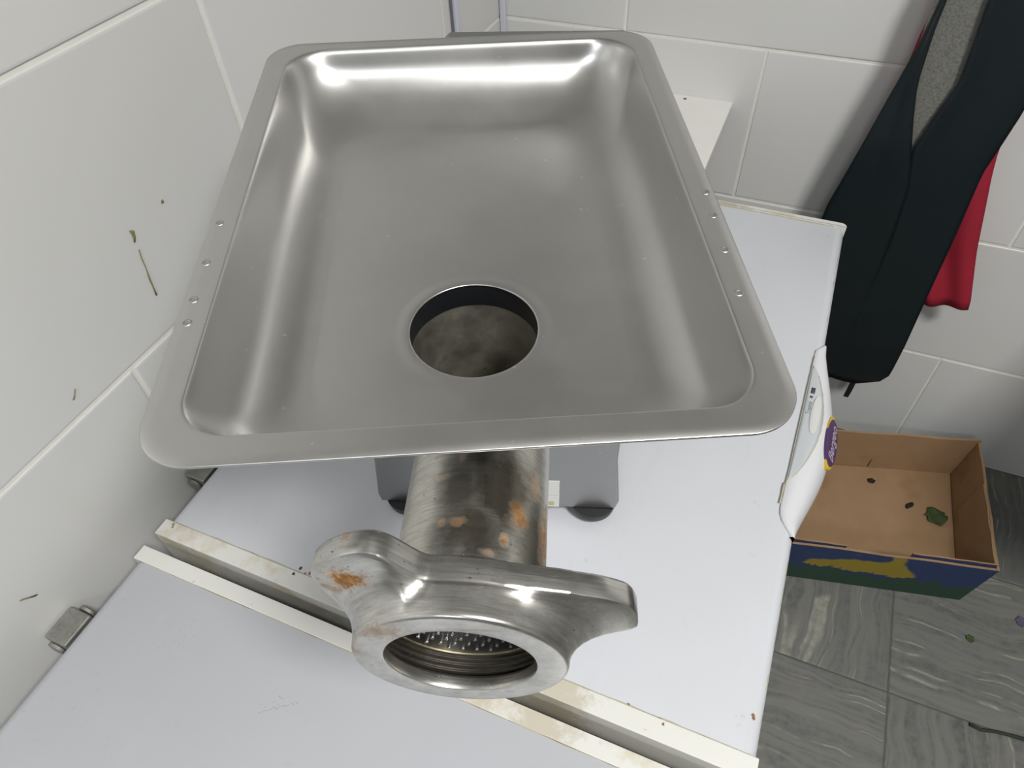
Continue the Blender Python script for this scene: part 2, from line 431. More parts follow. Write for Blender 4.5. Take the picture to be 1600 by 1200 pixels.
# yellow dirt along the lid joints (thin beads)
def bead(name, pts, r, m, parent, ox, oy, wob=0.6):
    mb = MB(); L = []
    for (x, y, z) in pts:
        rr = r*random.uniform(1-wob, 1+wob)
        L.append([(x-ox + 0*a, y-oy + rr*cos(q), z + rr*0.5*sin(q)) for a, q in [(0, 2*pi*k/6) for k in range(6)]])
    mb.loops(L, cap0=True, cap1=True); return mb.build(name, m, parent, True)
def beady(name, pts, r, m, parent, ox, oy, wob=0.6):
    mb = MB(); L = []
    for (x, y, z) in pts:
        rr = r*random.uniform(1-wob, 1+wob)
        L.append([(x-ox + rr*cos(2*pi*k/6), y-oy, z + rr*0.5*sin(2*pi*k/6)) for k in range(6)])
    mb.loops(L, cap0=True, cap1=True); return mb.build(name, m, parent, True)
bead('seam_dirt', [(0.06 + i*0.012, -1.1070 + random.uniform(-.0005, .0005), H) for i in range(55)], 0.0005, SEAMD, fz, fox, foy)
bead('seam_dirt', [(0.06 + i*0.012, -0.2705 + random.uniform(-.0005, .0005), H+0.0005) for i in range(54)], 0.0009, SEAMD, fz, fox, foy)
bead('seam_dirt', [(0.055 + i*0.012, -1.1615 + random.uniform(-.0004, .0004), H) for i in range(55)], 0.00035, SEAMD, nf, nox, noy)
bead('seam_dirt', [(0.052 + i*0.012, -1.1455 + random.uniform(-.0004, .0004), H-0.0005) for i in range(55)], 0.0010, SEAMD, nf, nox, noy, 0.9)
beady('edge_dirt', [(0.7095, -0.29 - i*0.010, H-0.004) for i in range(25)], 0.0012, SEAMD, fz, fox, foy, 0.8)
beady('edge_dirt', [(0.7115, -0.88 - i*0.008, H-0.006) for i in range(26)], 0.0010, SEAMD, fz, fox, foy, 0.95)
# rusty spots on lid and trim
RUSTM = simple('rust_brown_spot', (0.27, 0.13, 0.06), 0.8, 0, 200, 0.4)
DKSPOT = simple('dark_brown_spot', (0.07, 0.045, 0.03), 0.7)
def spots(parent, ox, oy, lst, m, name='stain'):
    mb = MB()
    for (x, y, r, z) in lst:
        n = 9; ph = random.random()*6
        V = [(x-ox + r*random.uniform(.6, 1.2)*cos(2*pi*k/n+ph), y-oy + r*random.uniform(.6, 1.2)*sin(2*pi*k/n+ph), z) for k in range(n)]
        T = [(x-ox + 0.6*(v[0]-x+ox), y-oy + 0.6*(v[1]-y+oy), z + 0.0004) for v in V]
        mb.loops([V, T], cap0=True, cap1=True)
    o = mb.build(name, m, parent); o['kind'] = 'stuff'; return o
spots(fz, fox, foy, [(0.228,-1.103,.0022,H),(0.225,-1.1115,.0020,H+.0013)], DKSPOT)
spots(fz, fox, foy, [(0.241,-1.104,.0025,H),(0.246,-1.101,.0020,H),(0.250,-1.106,.0022,H),(0.243,-1.099,.0013,H),(0.236,-1.106,.0015,H)], RUSTM)
spots(fz, fox, foy, [(0.7045,-1.073,.0020,H),(0.7055,-1.0755,.0018,H),(0.626,-1.108,.0018,H+.0003),(0.634,-1.109,.0018,H),(0.630,-1.1115,.0015,H+.0013),(0.655,-1.1085,.0014,H),(0.662,-1.109,.0014,H),(0.596,-1.106,.0014,H)], RUSTM)
spots(fz, fox, foy, [(0.060,-1.111,.0024,H+.0013),(0.0615,-1.114,.0018,H+.0013)], DIRT)
def speck_cluster(cx, cy, rx_, ry_, n, r):
    return [(cx + random.gauss(0, rx_), cy + random.gauss(0, ry_), r*random.uniform(.4, 1.2), H) for _ in range(n)]
FAINT = simple('grey_scuff', (0.40, 0.41, 0.42), 0.6)
spots(nf, nox, noy, speck_cluster(0.286, -1.232, .010, .006, 14, .0009), FAINT, 'scuff')
spots(nf, nox, noy, [(0.276+0.0022*i, -1.243+0.0016*i+random.uniform(-.001,.001), .0011, H) for i in range(14)], FAINT, 'scuff')
spots(nf, nox, noy, speck_cluster(0.160, -1.213, .008, .010, 18, .0007), FAINT, 'scuff')

# hinges: galvanised blocks between lid and wall
HINGEM = m_cast('dull_galvanised_hinge', (0.40, 0.40, 0.37), 0.6, [])
def hinge(parent, ox, oy, y0, y1):
    h = bx('hinge', (0.004-ox, y0-oy, 0.690), (0.034-ox, y1-oy, 0.729), HINGEM, parent, 0.002)
    bx('hinge_plate', (0.034-ox, y0-oy+0.002, 0.660), (0.0495-ox, y1-oy-0.002, 0.722), BLACK, h)
    for k in range(2):
        yy = (y0 - 0.0055) if k == 0 else (y1 + 0.001)
        mb = MB(); mb.loops([[(0.018-ox + r*cos(2*pi*i/14), yy-oy + dy, 0.716 + r*sin(2*pi*i/14)) for i in range(14)] for r, dy in ((0.004, 0), (0.010, 0.0012), (0.010, 0.0042), (0.006, 0.0055))], cap0=True, cap1=True)
        mb.build('washer', HINGEM, h, True, 40)
hinge(nf, nox, noy, -1.263, -1.226)
hinge(fz, fox, foy, -1.041, -1.004)

# ---- handle of the rear freezer lid
def handle(parent, ox, oy, ya, yb):
    n = 40; L = []
    for i in range(n + 1):
        t = i/n; y = ya + (yb-ya)*t          # ya = near end
        s = min(1, sin(pi*t)**0.55) if 0 < t < 1 else 0
        bulge = 0.7150 + 0.030*(sin(pi*min(1, max(0, (t*0.98+0.01))))**1.35)
        xin = 0.6935 + 0.009*t + (0.018*(1-min(1, t/0.10))**2 + 0.010*(1-min(1, (1-t)/0.05)))
        top = H + 0.0030*min(1, t/0.03, (1-t)/0.03) + 0.0003
        xs = xin; w = bulge - xin
        sec = [(xin, H-0.004), (xin, top-0.001), (xin+0.0012, top), (xin+w*0.30, top+0.0006), (xin+w*0.50, top-0.0010), (xin+w*0.68, top-0.005*(w/0.045)), (xin+w*0.82, top-0.012*(w/0.045)),
               (xin+w*0.94, top-0.022*(w/0.045)), (bulge, top-0.036*(w/0.045)), (bulge-0.001, top-0.050*(w/0.045)), (bulge-0.004, 0.695), (0.7146, 0.694), (0.7146, H-0.016), (0.7080, H-0.004)]
        L.append([(x-ox, y-oy, z) for x, z in sec])
    h = MB().loops(L, cap0=True, cap1=True).build('handle', HANDLE, parent, True, 50)
    return h
hnd = handle(fz, fox, foy, -0.872, -0.556)
def hsurf(x, y):
    """height of the handle's upper surface"""
    t = (y + 0.872)/0.316; bulge = 0.7150 + 0.030*(sin(pi*(t*0.98+0.01))**1.35)
    xin = 0.6935 + 0.009*t; w = bulge - xin; u = (x - xin)/w; top = H + 0.0033
    P = [(0, top-0.0005), (0.03, top), (0.30, top+0.0006), (0.50, top-0.001), (0.68, top-0.005*w/0.045), (0.82, top-0.012*w/0.045), (0.94, top-0.022*w/0.045), (1.0, top-0.036*w/0.045)]
    u = max(0, min(1, u))
    for (a, za), (b_, zb) in zip(P[:-1], P[1:]):
        if u <= b_: return za + (zb-za)*(u-a)/(b_-a)
    return P[-1][1]
def patch(name, fn_lo, fn_hi, y0, y1, m, parent, ox, oy, off=0.0006, n=30, k=6):
    V = []; F = []
    for i in range(n+1):
        y = y0 + (y1-y0)*i/n; a, b_ = fn_lo(y), fn_hi(y)
        for j in range(k+1):
            x = a + (b_-a)*j/k; V.append((x-ox, y-oy, hsurf(x, y)+off))
    for i in range(n):
        for j in range(k):
            q = i*(k+1)+j; F.append((q, q+1, q+k+2, q+k+1))
    o = mesh(name, V, F, m, parent, True)
    s_ = o.modifiers.new('s', 'SOLIDIFY'); s_.thickness = 0.0006; s_.offset = 1
    return o
LENS = simple('translucent_grey_panel', (0.50, 0.53, 0.55), 0.25, 0, 12, 0.04)
xin_ = lambda y: 0.6935 + 0.009*((y+0.872)/0.316)
def cres(y, y0=-0.800, y1=-0.605, amp=0.024):
    t = (y-y0)/(y1-y0); return xin_(y) + 0.0015 + amp*max(0, sin(pi*t))**0.8
patch('control_panel', lambda y: xin_(y)+0.0012, lambda y: cres(y), -0.800, -0.605, LENS, hnd, fox, foy)
LENS2 = simple('clear_oval_lens', (0.60, 0.60, 0.60), 0.15)
def oval(y, c=-0.690, a=0.034, off=0.016, amp=0.0065, sgn=1):
    t = (y-c)/a; return xin_(y) + off + sgn*amp*sqrt(max(0, 1-t*t))
patch('oval_lens', lambda y: oval(y, sgn=-1), lambda y: oval(y), -0.724, -0.656, LENS2, hnd, fox, foy, 0.0012)
INK = simple('dark_ink', (0.06, 0.06, 0.09), 0.6); INKG = simple('grey_ink', (0.24, 0.27, 0.28), 0.6)
patch('printed_mark', lambda y: xin_(y)+0.0050, lambda y: xin_(y)+0.0098, -0.656, -0.646, INK, hnd, fox, foy, 0.0013, 4, 2)
patch('printed_mark', lambda y: xin_(y)+0.0052, lambda y: xin_(y)+0.0085, -0.664, -0.661, INK, hnd, fox, foy, 0.0013, 4, 2)
def text(name, s, size, M, m, parent, shear=0.0):
    c = bpy.data.curves.new(name, 'FONT'); c.body = s; c.size = size; c.align_x = 'CENTER'; c.align_y = 'CENTER'; c.shear = shear; c.extrude = 0.00015
    t = bpy.data.objects.new(name, c); COL.objects.link(t)
    dg = bpy.context.evaluated_depsgraph_get(); me = bpy.data.meshes.new_from_object(t.evaluated_get(dg))
    bpy.data.objects.remove(t); me.transform(M); me.materials.clear(); me.materials.append(m)
    o = bpy.data.objects.new(name, me); COL.objects.link(o); o.parent = parent
    return o
M = Matrix.Translation((xin_(-0.682)+0.0068-fox, -0.682-foy, hsurf(xin_(-0.682)+0.0068, -0.682)+0.0016)) @ Matrix.Rotation(radians(88), 4, 'Z')
text('printed_text', 'Tropical', 0.0066, M, INKG, hnd)
# dried drips on the handle
def drip(pts, r, m=SEAMD):
    mb = MB(); L = []
    for x, y in pts:
        rr = r*random.uniform(.5, 1.3); z = hsurf(x, y)+0.0004
        L.append([(x-fox + rr*cos(2*pi*k/6), y-foy, z + rr*0.35*sin(2*pi*k/6)) for k in range(6)])
    mb.loops(L, cap0=True, cap1=True).build('drip_stain', m, hnd, True)
drip([(cres(y)+0.0004, y) for y in [-0.795+0.006*i for i in range(30)]], 0.0009)
drip([(xin_(y)+0.0002, y) for y in [-0.825+0.01*i for i in range(25)]], 0.0006)
drip([(cres(y)-0.003, y) for y in [-0.835+0.006*i for i in range(6)]], 0.0010)
# purple oval badge on the outer slope
PURP = simple('purple_badge', (0.075, 0.035, 0.105), 0.35); YEL = simple('yellow_badge_edge', (0.55, 0.38, 0.03), 0.4); WHT = simple('pale_lettering', (0.42, 0.35, 0.42), 0.5)
bc = Vector((0.7395-fox, -0.713-foy, 0.7375)); nrm = Vector((0.80, 0.0, 0.60)).normalized()
yax = Vector((0, 1, 0)); xax = yax.cross(nrm).normalized() * 1.0
Mb = Matrix(((xax.x, yax.x, nrm.x, bc.x), (xax.y, yax.y, nrm.y, bc.y), (xax.z, yax.z, nrm.z, bc.z), (0, 0, 0, 1)))
def disc(name, a, b_, cx, cy, z0, z1, m, parent):
    L = [[Mb @ Vector((cx + a*s_*cos(2*pi*i/40), cy + b_*s_*sin(2*pi*i/40), z)) for i in range(40)] for s_, z in ((1, z0), (1, z1-0.0004), (0.97, z1))]
    return MB().loops(L, cap0=True, cap1=True).build(name, m, parent, True, 40)
badge = disc('badge', 0.0150, 0.0370, 0, 0, -0.003, 0.0024, PURP, hnd); badge['label'] = 'purple oval badge with pale lettering'
disc('badge_edge', 0.0125, 0.0370, 0.0010, -0.0045, -0.003, 0.0018, YEL, badge)
disc('badge_edge', 0.0125, 0.0370, -0.0020, 0.0040, -0.003, 0.0018, YEL, badge)
text('lettering', 'Bergeo', 0.0195, Mb @ Matrix.Translation((0.002, 0, 0.0026)) @ Matrix.Rotation(pi/2, 4, 'Z'), WHT, badge, 0.25)

# ------------------------------------------------------------------ meat grinder  (local: x right, y backwards, z up; ring faces -y)
GX, GY, PSI = 0.4733, -1.1156, radians(19)
gr = empty('meat_grinder', (GX, GY, H), PSI, 'electric meat grinder with a winged ring nut and rusty barrel, standing on the freezer lid', 'meat grinder')
# housing
def hsec(y, s=0.0):
    P = [(-0.1495, 0.020), (0.1125, 0.020), (0.1155, 0.034), (0.1085, 0.110), (0.1120, 0.385), (0.1080, 0.390), (-0.077, 0.390), (-0.145, 0.322), (-0.1425, 0.110), (-0.1510, 0.034)]
    return [(x, y, z) for x, z in P]
o = MB().loops([hsec(0.168), hsec(0.520)], cap0=True, cap1=True).build('housing', HOUS, gr); bevel(o, 0.0025, 3)
for fx, fy in ((-0.120, 0.182), (0.088, 0.182), (-0.115, 0.485), (0.083, 0.485)):
    mb = MB(); mb.loops([ring_pts(32, r, lambda a, b_, z=z: (fx+a, fy+b_, z)) for r, z in ((0.010, 0.0), (0.019, 0.002), (0.0245, 0.009), (0.026, 0.016), (0.026, 0.0205))], cap0=True, cap1=True)
    mb.build('rubber_foot', BLACK, gr, True, 60)
WL = simple('white_sticker', (0.72, 0.72, 0.70), 0.5)
st = bx('sticker', (0.028, 0.1668, 0.0225), (0.0505, 0.1681, 0.0425), WL, gr); bx('sticker', (0.028, 0.1668, 0.0445), (0.0505, 0.1681, 0.0715), WL, gr)
spots_ = bx('sticker_stain', (0.039, 0.1664, 0.026), (0.045, 0.1667, 0.033), simple('yellow_stain', (0.5, 0.48, 0.25), 0.7), st)
# flange behind the barrel
mb = MB(); mb.loops([[(r*cos(2*pi*i/48), y, 0.325 + r*sin(2*pi*i/48)) for i in range(48)] for r, y in ((0.040, 0.168), (0.058, 0.167), (0.058, 0.158), (0.050, 0.154), (0.040, 0.154))], cap0=True, cap1=True)
HEADM = m_cast('tinned_cast_iron_barrel', (0.66, 0.645, 0.59), 0.29,
    [(0.028,-0.050,0.358,.0075,.010,.010,.9),(0.021,-0.066,0.362,.004,.005,.01,.8),(-0.004,-0.060,0.370,.006,.004,.01,.75),(-0.013,-0.060,0.368,.003,.003,.01,.7),(0.041,-0.050,0.335,.004,.026,.02,.75),
     (-0.006,-0.018,0.370,.003,.005,.01,.55),(0.036,-0.024,0.352,.005,.012,.02,.55),(0.014,-0.076,0.364,.005,.003,.01,.6),(-0.018,-0.030,0.366,.008,.003,.01,.35)],
    [(0.018,-0.035,0.362,.026,.040,.030,.95),(0.004,-0.065,0.366,.030,.026,.02,.85),(-0.006,-0.04,0.368,.016,.030,.02,.75),(0.035,-0.060,0.345,.02,.04,.03,.8)], (1, 14, 1))  # dark blobs paint in the barrel's reflection of the tray underside
mb.build('flange', HEADM, gr, True, 40)
# barrel + throat as one cast piece
def cyl_y(r, y0, y1, n=64, zc=0.325):
    return MB().loops([[(r*cos(2*pi*i/n), y, zc + r*sin(2*pi*i/n)) for i in range(n)] for y in (y0, y1)], cap0=True, cap1=True)
def cyl_z(r, z0, z1, cx, cy, n=64, r1=None):
    return MB().loops([[(cx + rr*cos(2*pi*i/n), cy + rr*sin(2*pi*i/n), z) for i in range(n)] for z, rr in ((z0, r), (z1, r1 or r))], cap0=True, cap1=True)
THX, THY = -0.0036, 0.0492
a_ = cyl_y(0.0428, -0.097, 0.156).build('barrel', HEADM, gr)
b_ = cyl_z(0.0430, 0.325, 0.3868, THX, THY, r1=0.0440).build('tmp_throat', HEADM, gr)
m_ = a_.modifiers.new('u', 'BOOLEAN'); m_.operation = 'UNION'; m_.object = b_; m_.solver = 'EXACT'
r_ = a_.modifiers.new('r', 'REMESH'); r_.mode = 'VOXEL'; r_.voxel_size = 0.0017
s_ = a_.modifiers.new('s', 'SMOOTH'); s_.iterations = 14; s_.factor = 0.6
bake(a_); bpy.data.objects.remove(b_)
# throat cavity
prof = [(0.0406, 0.400), (0.0405, 0.3868), (0.0399, 0.375), (0.0380, 0.350), (0.0350, 0.325), (0.0310, 0.305), (0.0220, 0.294), (0.0080, 0.290)]
c_ = MB().loops([[(THX + r*cos(2*pi*i/64), THY + r*sin(2*pi*i/64), z) for i in range(64)] for r, z in prof], cap0=True, cap1=True).build('tmp_cup', HEADM, gr)
m_ = a_.modifiers.new('d', 'BOOLEAN'); m_.operation = 'DIFFERENCE'; m_.object = c_; m_.solver = 'EXACT'
bake(a_); bpy.data.objects.remove(c_)
for p in a_.data.polygons: p.use_smooth = True
a_.data.set_sharp_from_angle(angle=radians(45))
# rough lining of the throat so that its inside reads as raw casting
ROUGH = m_cast('raw_cast_throat', (0.36, 0.345, 0.29), 0.5, [(0.012, 0.030, 0.300, .012, .012, .018, .7), (0.006, 0.012, 0.318, .004, .006, .02, .55)], [(0.0, 0.03, 0.29, .05, .05, .035, .7)], (1, 1, 1))  # dark blob paints the shade low in the throat into the colour
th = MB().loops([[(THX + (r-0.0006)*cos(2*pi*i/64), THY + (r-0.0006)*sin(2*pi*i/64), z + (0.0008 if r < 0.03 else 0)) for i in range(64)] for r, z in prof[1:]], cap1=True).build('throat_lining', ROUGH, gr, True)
# ring nut with two wings
RN = 480
def wing_r(th):
    """outline radius of the winged rear part as a function of angle (degrees)"""
    R0 = 0.0565
    pts = WP
    for (a, ra), (b2, rb) in zip(pts[:-1], pts[1:]):
        if a <= th <= b2:
            t = (th-a)/(b2-a); return ra + (rb-ra)*t
    return R0
WP = [(-158, .0565), (-22, .0565), (-8, .0588), (-1, .0622), (2.6, .067), (3.8, .075), (4.6, .084), (5.4, .0900), (7, .0918), (13, .0925), (20, .0925), (23.5, .0912), (29, .0850), (37, .0750), (47, .0668), (57, .0608), (68, .0576), (82, .0565),
      (96, .0565), (103, .0578), (107, .0625), (110, .0710), (112, .0810), (114.5, .0865), (118, .0895), (124, .0910), (133, .0915), (140, .0908), (144, .0870), (149, .0800), (155, .0720), (162, .0662), (171, .0622), (180, .0600)]
WP2 = [(-180, .0600), (-170, .0580), (-158, .0565)]
def outline(th):
    d = (math.degrees(th) + 180) % 360 - 180
    for lst in (WP2, WP):
        for (a, ra), (b2, rb) in zip(lst[:-1], lst[1:]):
            if a <= d <= b2:
                if lst is WP and d < -158 + 0 and False: pass
                return ra + (rb-ra)*(d-a)/(b2-a)
    return 0.0565
raw = [outline(2*pi*i/RN) for i in range(RN)]
sm = raw[:]
for _ in range(3): sm = [(sm[i-1] + 2*sm[i] + sm[(i+1) % RN])/4 for i in range(RN)]
def nloop(k, w, r0=0.0565, shrink=0.0):
    L = []
    for i in range(RN):
        t = 2*pi*i/RN; e = max(0, sm[i]-0.0565); r = r0 + e*k - (shrink if e > 0.002 else shrink*0.6)
        L.append((r*cos(t), -w, 0.325 + r*sin(t)))
    return L
def cl(r, w): return [(r*cos(2*pi*i/RN), -w, 0.325 + r*sin(2*pi*i/RN)) for i in range(RN)]
L = [cl(0.0445, 0.0868), cl(0.0520, 0.0862), nloop(1, 0.0866, shrink=0.0018), nloop(1, 0.0873, shrink=0.0005), nloop(1, 0.0884), nloop(1, 0.0940), nloop(1, 0.0982), nloop(0.995, 0.0994, shrink=0.0002), nloop(0.95, 0.1002, shrink=0.0006),
     nloop(0.85, 0.1008, shrink=0.0004), nloop(0.70, 0.1017), nloop(0.52, 0.1031), nloop(0.35, 0.1051), nloop(0.20, 0.1079), nloop(0.09, 0.1110), nloop(0.03, 0.1140), nloop(0, 0.1160),
     cl(0.0562, 0.1172), cl(0.0554, 0.1181), cl(0.0542, 0.1185), cl(0.0412, 0.1186), cl(0.0400, 0.1180), cl(0.0394, 0.1165), cl(0.0396, 0.1120)]
LB = [cl(0.0396, 0.1125), cl(0.0398, 0.1112), cl(0.0415, 0.1100)]
for k in range(4):
    w0 = 0.1095 - k*0.0036
    LB += [cl(0.0462, w0 - 0.0004), cl(0.0462, w0 - 0.0012), cl(0.0440, w0 - 0.0022), cl(0.0440, w0 - 0.0028)]
LB += [cl(0.0445, 0.0930), cl(0.0445, 0.0868)]
NUTM = m_cast('polished_cast_ring_nut', (0.60, 0.59, 0.555), 0.27,
    [(-0.052,-0.1005,0.382,.016,.010,.010,1.0),(-0.060,-0.100,0.372,.008,.008,.006,.6),(-0.035,-0.119,0.362,.018,.004,.010,.55),(-0.052,-0.117,0.340,.006,.006,.012,.5),(-0.050,-0.089,0.400,.004,.006,.006,.6),(0.012,-0.119,0.369,.020,.003,.0022,.4)],
    [(0.040,-0.112,0.30,.05,.008,.03,.25)], (1, 12, 1))  # dark blob paints in the dark reflection on the nut's right side
nut = MB().loops(L).build('ring_nut', NUTM, gr, True, 38)
MB().loops(LB).build('threaded_bore', m_cast('dark_threaded_bore', (0.20, 0.185, 0.16), 0.42, [], None), nut, True, 30)
nut['label'] = 'cast ring nut with two curved wings'
# perforated plate and knife hub seen through the nut
PLM = m_cast('dark_grinding_plate', (0.05, 0.05, 0.055), 0.45, [], None)
pl = MB().loops([[(r*cos(2*pi*i/64), -w_, 0.325 + r*sin(2*pi*i/64)) for i in range(64)] for r, w_ in ((0.0385, 0.0885), (0.0436, 0.0885), (0.0436, 0.0966), (0.0420, 0.0972))], cap0=True, cap1=True).build('grinding_plate', PLM, nut, True, 40)
pl2 = MB().loops([[(r*cos(2*pi*i/64), -w_, 0.325 + r*sin(2*pi*i/64)) for i in range(64)] for r, w_ in ((0.0425, 0.0967), (0.0438, 0.0975), (0.0438, 0.0980), (0.0418, 0.0980), (0.0416, 0.0970))]).build('plate_rim', m_cast('tan_residue_rim', (0.45, 0.40, 0.28), 0.4, []), nut, True, 40)
hm = MB()
dx = 0.0080
for a2 in range(-8, 9):
    for b2 in range(-9, 10):
        x = (a2 + (b2 % 2)*0.5)*dx; z = b2*dx*0.866
        if 0.007 < sqrt(x*x + z*z) < 0.038:
            hm.loops([[(x + r*cos(2*pi*i/8), -w_, 0.325 + z + r*sin(2*pi*i/8)) for i in range(8)] for r, w_ in ((0.0013, 0.0971), (0.0011, 0.0979), (0.0006, 0.0983))], cap0=True, cap1=True)
HOLEM = m_steel('hole_glint_steel', (0.55, 0.55, 0.57), 0.25)
h_ = hm.build('plate_hole_glints', HOLEM, nut); h_['kind'] = 'stuff'  # bright bumps put in for the glints on the plate's hole edges
# stamped marks on the nut's upper rim
STM = simple('black_stamp', (0.03, 0.03, 0.03), 0.6)
for (x, z, r) in ((0.0375, 0.352, 0.0016),):
    pass
mb = MB()
for i, (u_, hh, ln) in enumerate(((0.0500, 0.0402, .0020), (0.0535, 0.0392, .0016))):
    rr = 0.0010
    V = [(u_ + ln*cos(t), -0.0900 - 0.0011*sin(t), 0.325 + hh + 0.0) for t in [2*pi*k/10 for k in range(10)]]
# ------------------------------------------------------------------ feed tray on the throat
nn = Vector((0.0347, -0.0287, 0.999)).normalized()
ud = Vector((0.898, 0.439, -0.019)); ud = (ud - nn*ud.dot(nn)).normalized(); vd = nn.cross(ud).normalized()
T0 = Vector((0.372, -1.244, H + 0.447))
TLu, TLv = 0.300, 0.400
ft = bpy.data.objects.new('feed_tray', None); COL.objects.link(ft)
ft.matrix_world = Matrix(((ud.x, vd.x, nn.x, T0.x), (ud.y, vd.y, nn.y, T0.y), (ud.z, vd.z, nn.z, T0.z), (0, 0, 0, 1)))
tag(ft, 'rectangular stainless steel feed tray with round hole, on top of the grinder', 'tray')
D = 0.045; HC = (0.1508, 0.1180); HR = 0.0378
NC, NS = 16, 22
def tl(il, ir, ib, if_, z, r): return rrect(il, if_, TLu - ir, TLv - ib, r, z, NC, NS)
RO = 0.027
loops = [tl(0.0002, 0.0002, 0.0002, 0.0002, -0.0016, RO), tl(0, 0, 0, 0, -0.0012, RO), tl(0, 0, 0, 0, -0.0003, RO), tl(0.0004, 0.0004, 0.0004, 0.0004, 0.0, RO),
         tl(0.006, 0.006, 0.006, 0.006, 0.0, RO-0.004), tl(0.012, 0.012, 0.0095, 0.0125, 0.0, RO-0.006), tl(0.0150, 0.0150, 0.0108, 0.0150, 0.0, RO-0.004)]
PRF = [(0, 0), (.0013, .0005), (.0028, .0026), (.0042, .0066), (.0058, .0116), (.0078, .0160), (.0105, .0202), (.0145, .0246), (.020, .0292), (.028, .0342), (.038, .0390), (.047, .0427), (.052, .0440), (.057, .0448), (.064, .0450)]
PRS = [(0, 0), (.0008, .0003), (.0018, .0022), (.0030, .0060), (.0044, .0110), (.0060, .0163), (.0078, .0217), (.0100, .0271), (.0130, .0322), (.0170, .0365), (.0225, .0401), (.0290, .0427), (.0360, .0443), (.044, .0450)]
def curve(tab, u_):
    """point at fraction u_ of a tabulated curve, smoothed"""
    def at(w2):
        w2 = max(0, min(1, w2))*(len(tab)-1); k = min(int(w2), len(tab)-2); f = w2-k
        p0, p1, p2, p3 = tab[max(0, k-1)], tab[k], tab[k+1], tab[min(len(tab)-1, k+2)]
        return tuple(0.5*(2*p1[i] + (p2[i]-p0[i])*f + (2*p0[i]-5*p1[i]+4*p2[i]-p3[i])*f*f + (3*p1[i]-p0[i]-3*p2[i]+p3[i])*f**3) for i in (0, 1))
    return at(u_)
def inv(tab, d_):
    lo, hi = 0.0, 1.0
    for _ in range(40):
        m2 = (lo+hi)/2
        if curve(tab, m2)[1] < d_: lo = m2
        else: hi = m2
    return curve(tab, (lo+hi)/2)[0]
NP = 42
for i in range(1, NP + 1):
    t = i/NP
    xb, d_ = curve(PRF, t)
    xs = inv(PRS, min(d_, .04499))
    if i == NP: xb, xs, d_ = .064, .044, D
    xf = xs*0.75; f = min(1, d_/D)
    if f > 0.985: f = 0.985 + 0.015*max(0, min(1, (t-0.9)/0.1))
    loops.append(tl(0.0155 + xs, 0.0155 + xs, 0.0115 + xb, 0.0155 + xf, -d_, (0.024 + 0.012*f, 0.028 + 0.026*t, 0.028 + 0.026*t, 0.024 + 0.012*f)))
floorL = loops[-1]
NPT = len(floorL)
# blend the floor from the rounded rectangle to the round hole
ang = []
cx0, cy0 = TLu/2, 0.20
for p in floorL: ang.append(atan2(p[1]-HC[1], p[0]-HC[0]))
hole = [(HC[0] + HR*cos(a), HC[1] + HR*sin(a)) for a in ang]
ringo = [(HC[0] + (HR+0.010)*cos(a), HC[1] + (HR+0.010)*sin(a)) for a in ang]
for f in (0.06, 0.14, 0.25, 0.4, 0.55, 0.7, 0.85, 1.0):
    loops.append([(floorL[i][0] + (ringo[i][0]-floorL[i][0])*f, floorL[i][1] + (ringo[i][1]-floorL[i][1])*f, -D) for i in range(NPT)])
for rr, z in ((0.0085, -D+0.00002), (0.0060, -D+0.00022), (0.0040, -D+0.00030), (0.0012, -D+0.00030), (0.0005, -D+0.0002), (0.0001, -D-0.0001), (0.0, -D-0.0005)):
    loops.append([(HC[0] + (HR+rr)*cos(a), HC[1] + (HR+rr)*sin(a), z) for a in ang])
pan = MB().loops(loops).build('pan', TRAY, ft, True, 60)
sm_ = pan.modifiers.new('s', 'SOLIDIFY'); sm_.thickness = 0.0011; sm_.offset = -1
# black collar under the hole
COLM = simple('black_collar', (0.010, 0.011, 0.014), 0.42)
mb = MB().loops([[(HC[0] + r*cos(2*pi*i/72), HC[1] + r*sin(2*pi*i/72), z) for i in range(72)] for r, z in ((0.0388, -0.0465), (0.0430, -0.0465), (0.0430, -0.0635), (0.0394, -0.0635), (0.0388, -0.062), (0.0388, -0.0465))])
mb.build('collar', COLM, ft, True, 40)
# rivets
def rivet(u_, v_, parent):
    mb = MB().loops([[(u_ + r*cos(2*pi*i/20), v_ + r*sin(2*pi*i/20), z) for i in range(20)] for r, z in ((0.0027, -0.0002), (0.0025, 0.0003), (0.0020, 0.0005), (0.0017, 0.0005), (0.0014, 0.0002), (0.0006, 0.0002))], cap0=True, cap1=True)
    return mb.build('rivet', RIVET, parent, True, 50)
for q in ((0.0060, 0.171), (0.0057, 0.1356), (0.0056, 0.106), (0.0062, 0.0889), (0.2948, 0.1778), (0.2938, 0.1551), (0.2925, 0.1241), (0.2910, 0.0893)): rivet(*q, ft)
# support straps under the long rims (they show as a slight step in the edge)
for x0, x1 in ((0.002, 0.014), (0.286, 0.298)):
    bx('strap', (x0, 0.07, -0.0075), (x1, 0.20, -0.0016), TRAY, ft, 0.001)

# ------------------------------------------------------------------ white board on the back wall
bd = empty('wall_board', (0.337, -0.13, 0.80), 0, 'white board with screw holes, against the tiled back wall behind the tray', 'board')
WB = m_trim(); WB.name = 'worn_white_board'
o = bx('board', (-0.137, -0.128, -0.012), (0.1375, 0.1285, 0.0), simple('white_laminate', (0.84, 0.83, 0.79), 0.5, 0, 18, 0.05), bd, 0.001)
mb = MB().loops([ring_pts(14, r, lambda a, b2, z=z: (0.0495+a, 0.113+b2, z)) for r, z in ((0.0032, 0.0002), (0.0032, 0.0008), (0.0012, 0.0006))], cap0=True, cap1=True)
mb.build('screw', simple('grey_screw', (0.18, 0.18, 0.17), 0.5, 0.4), bd, True)

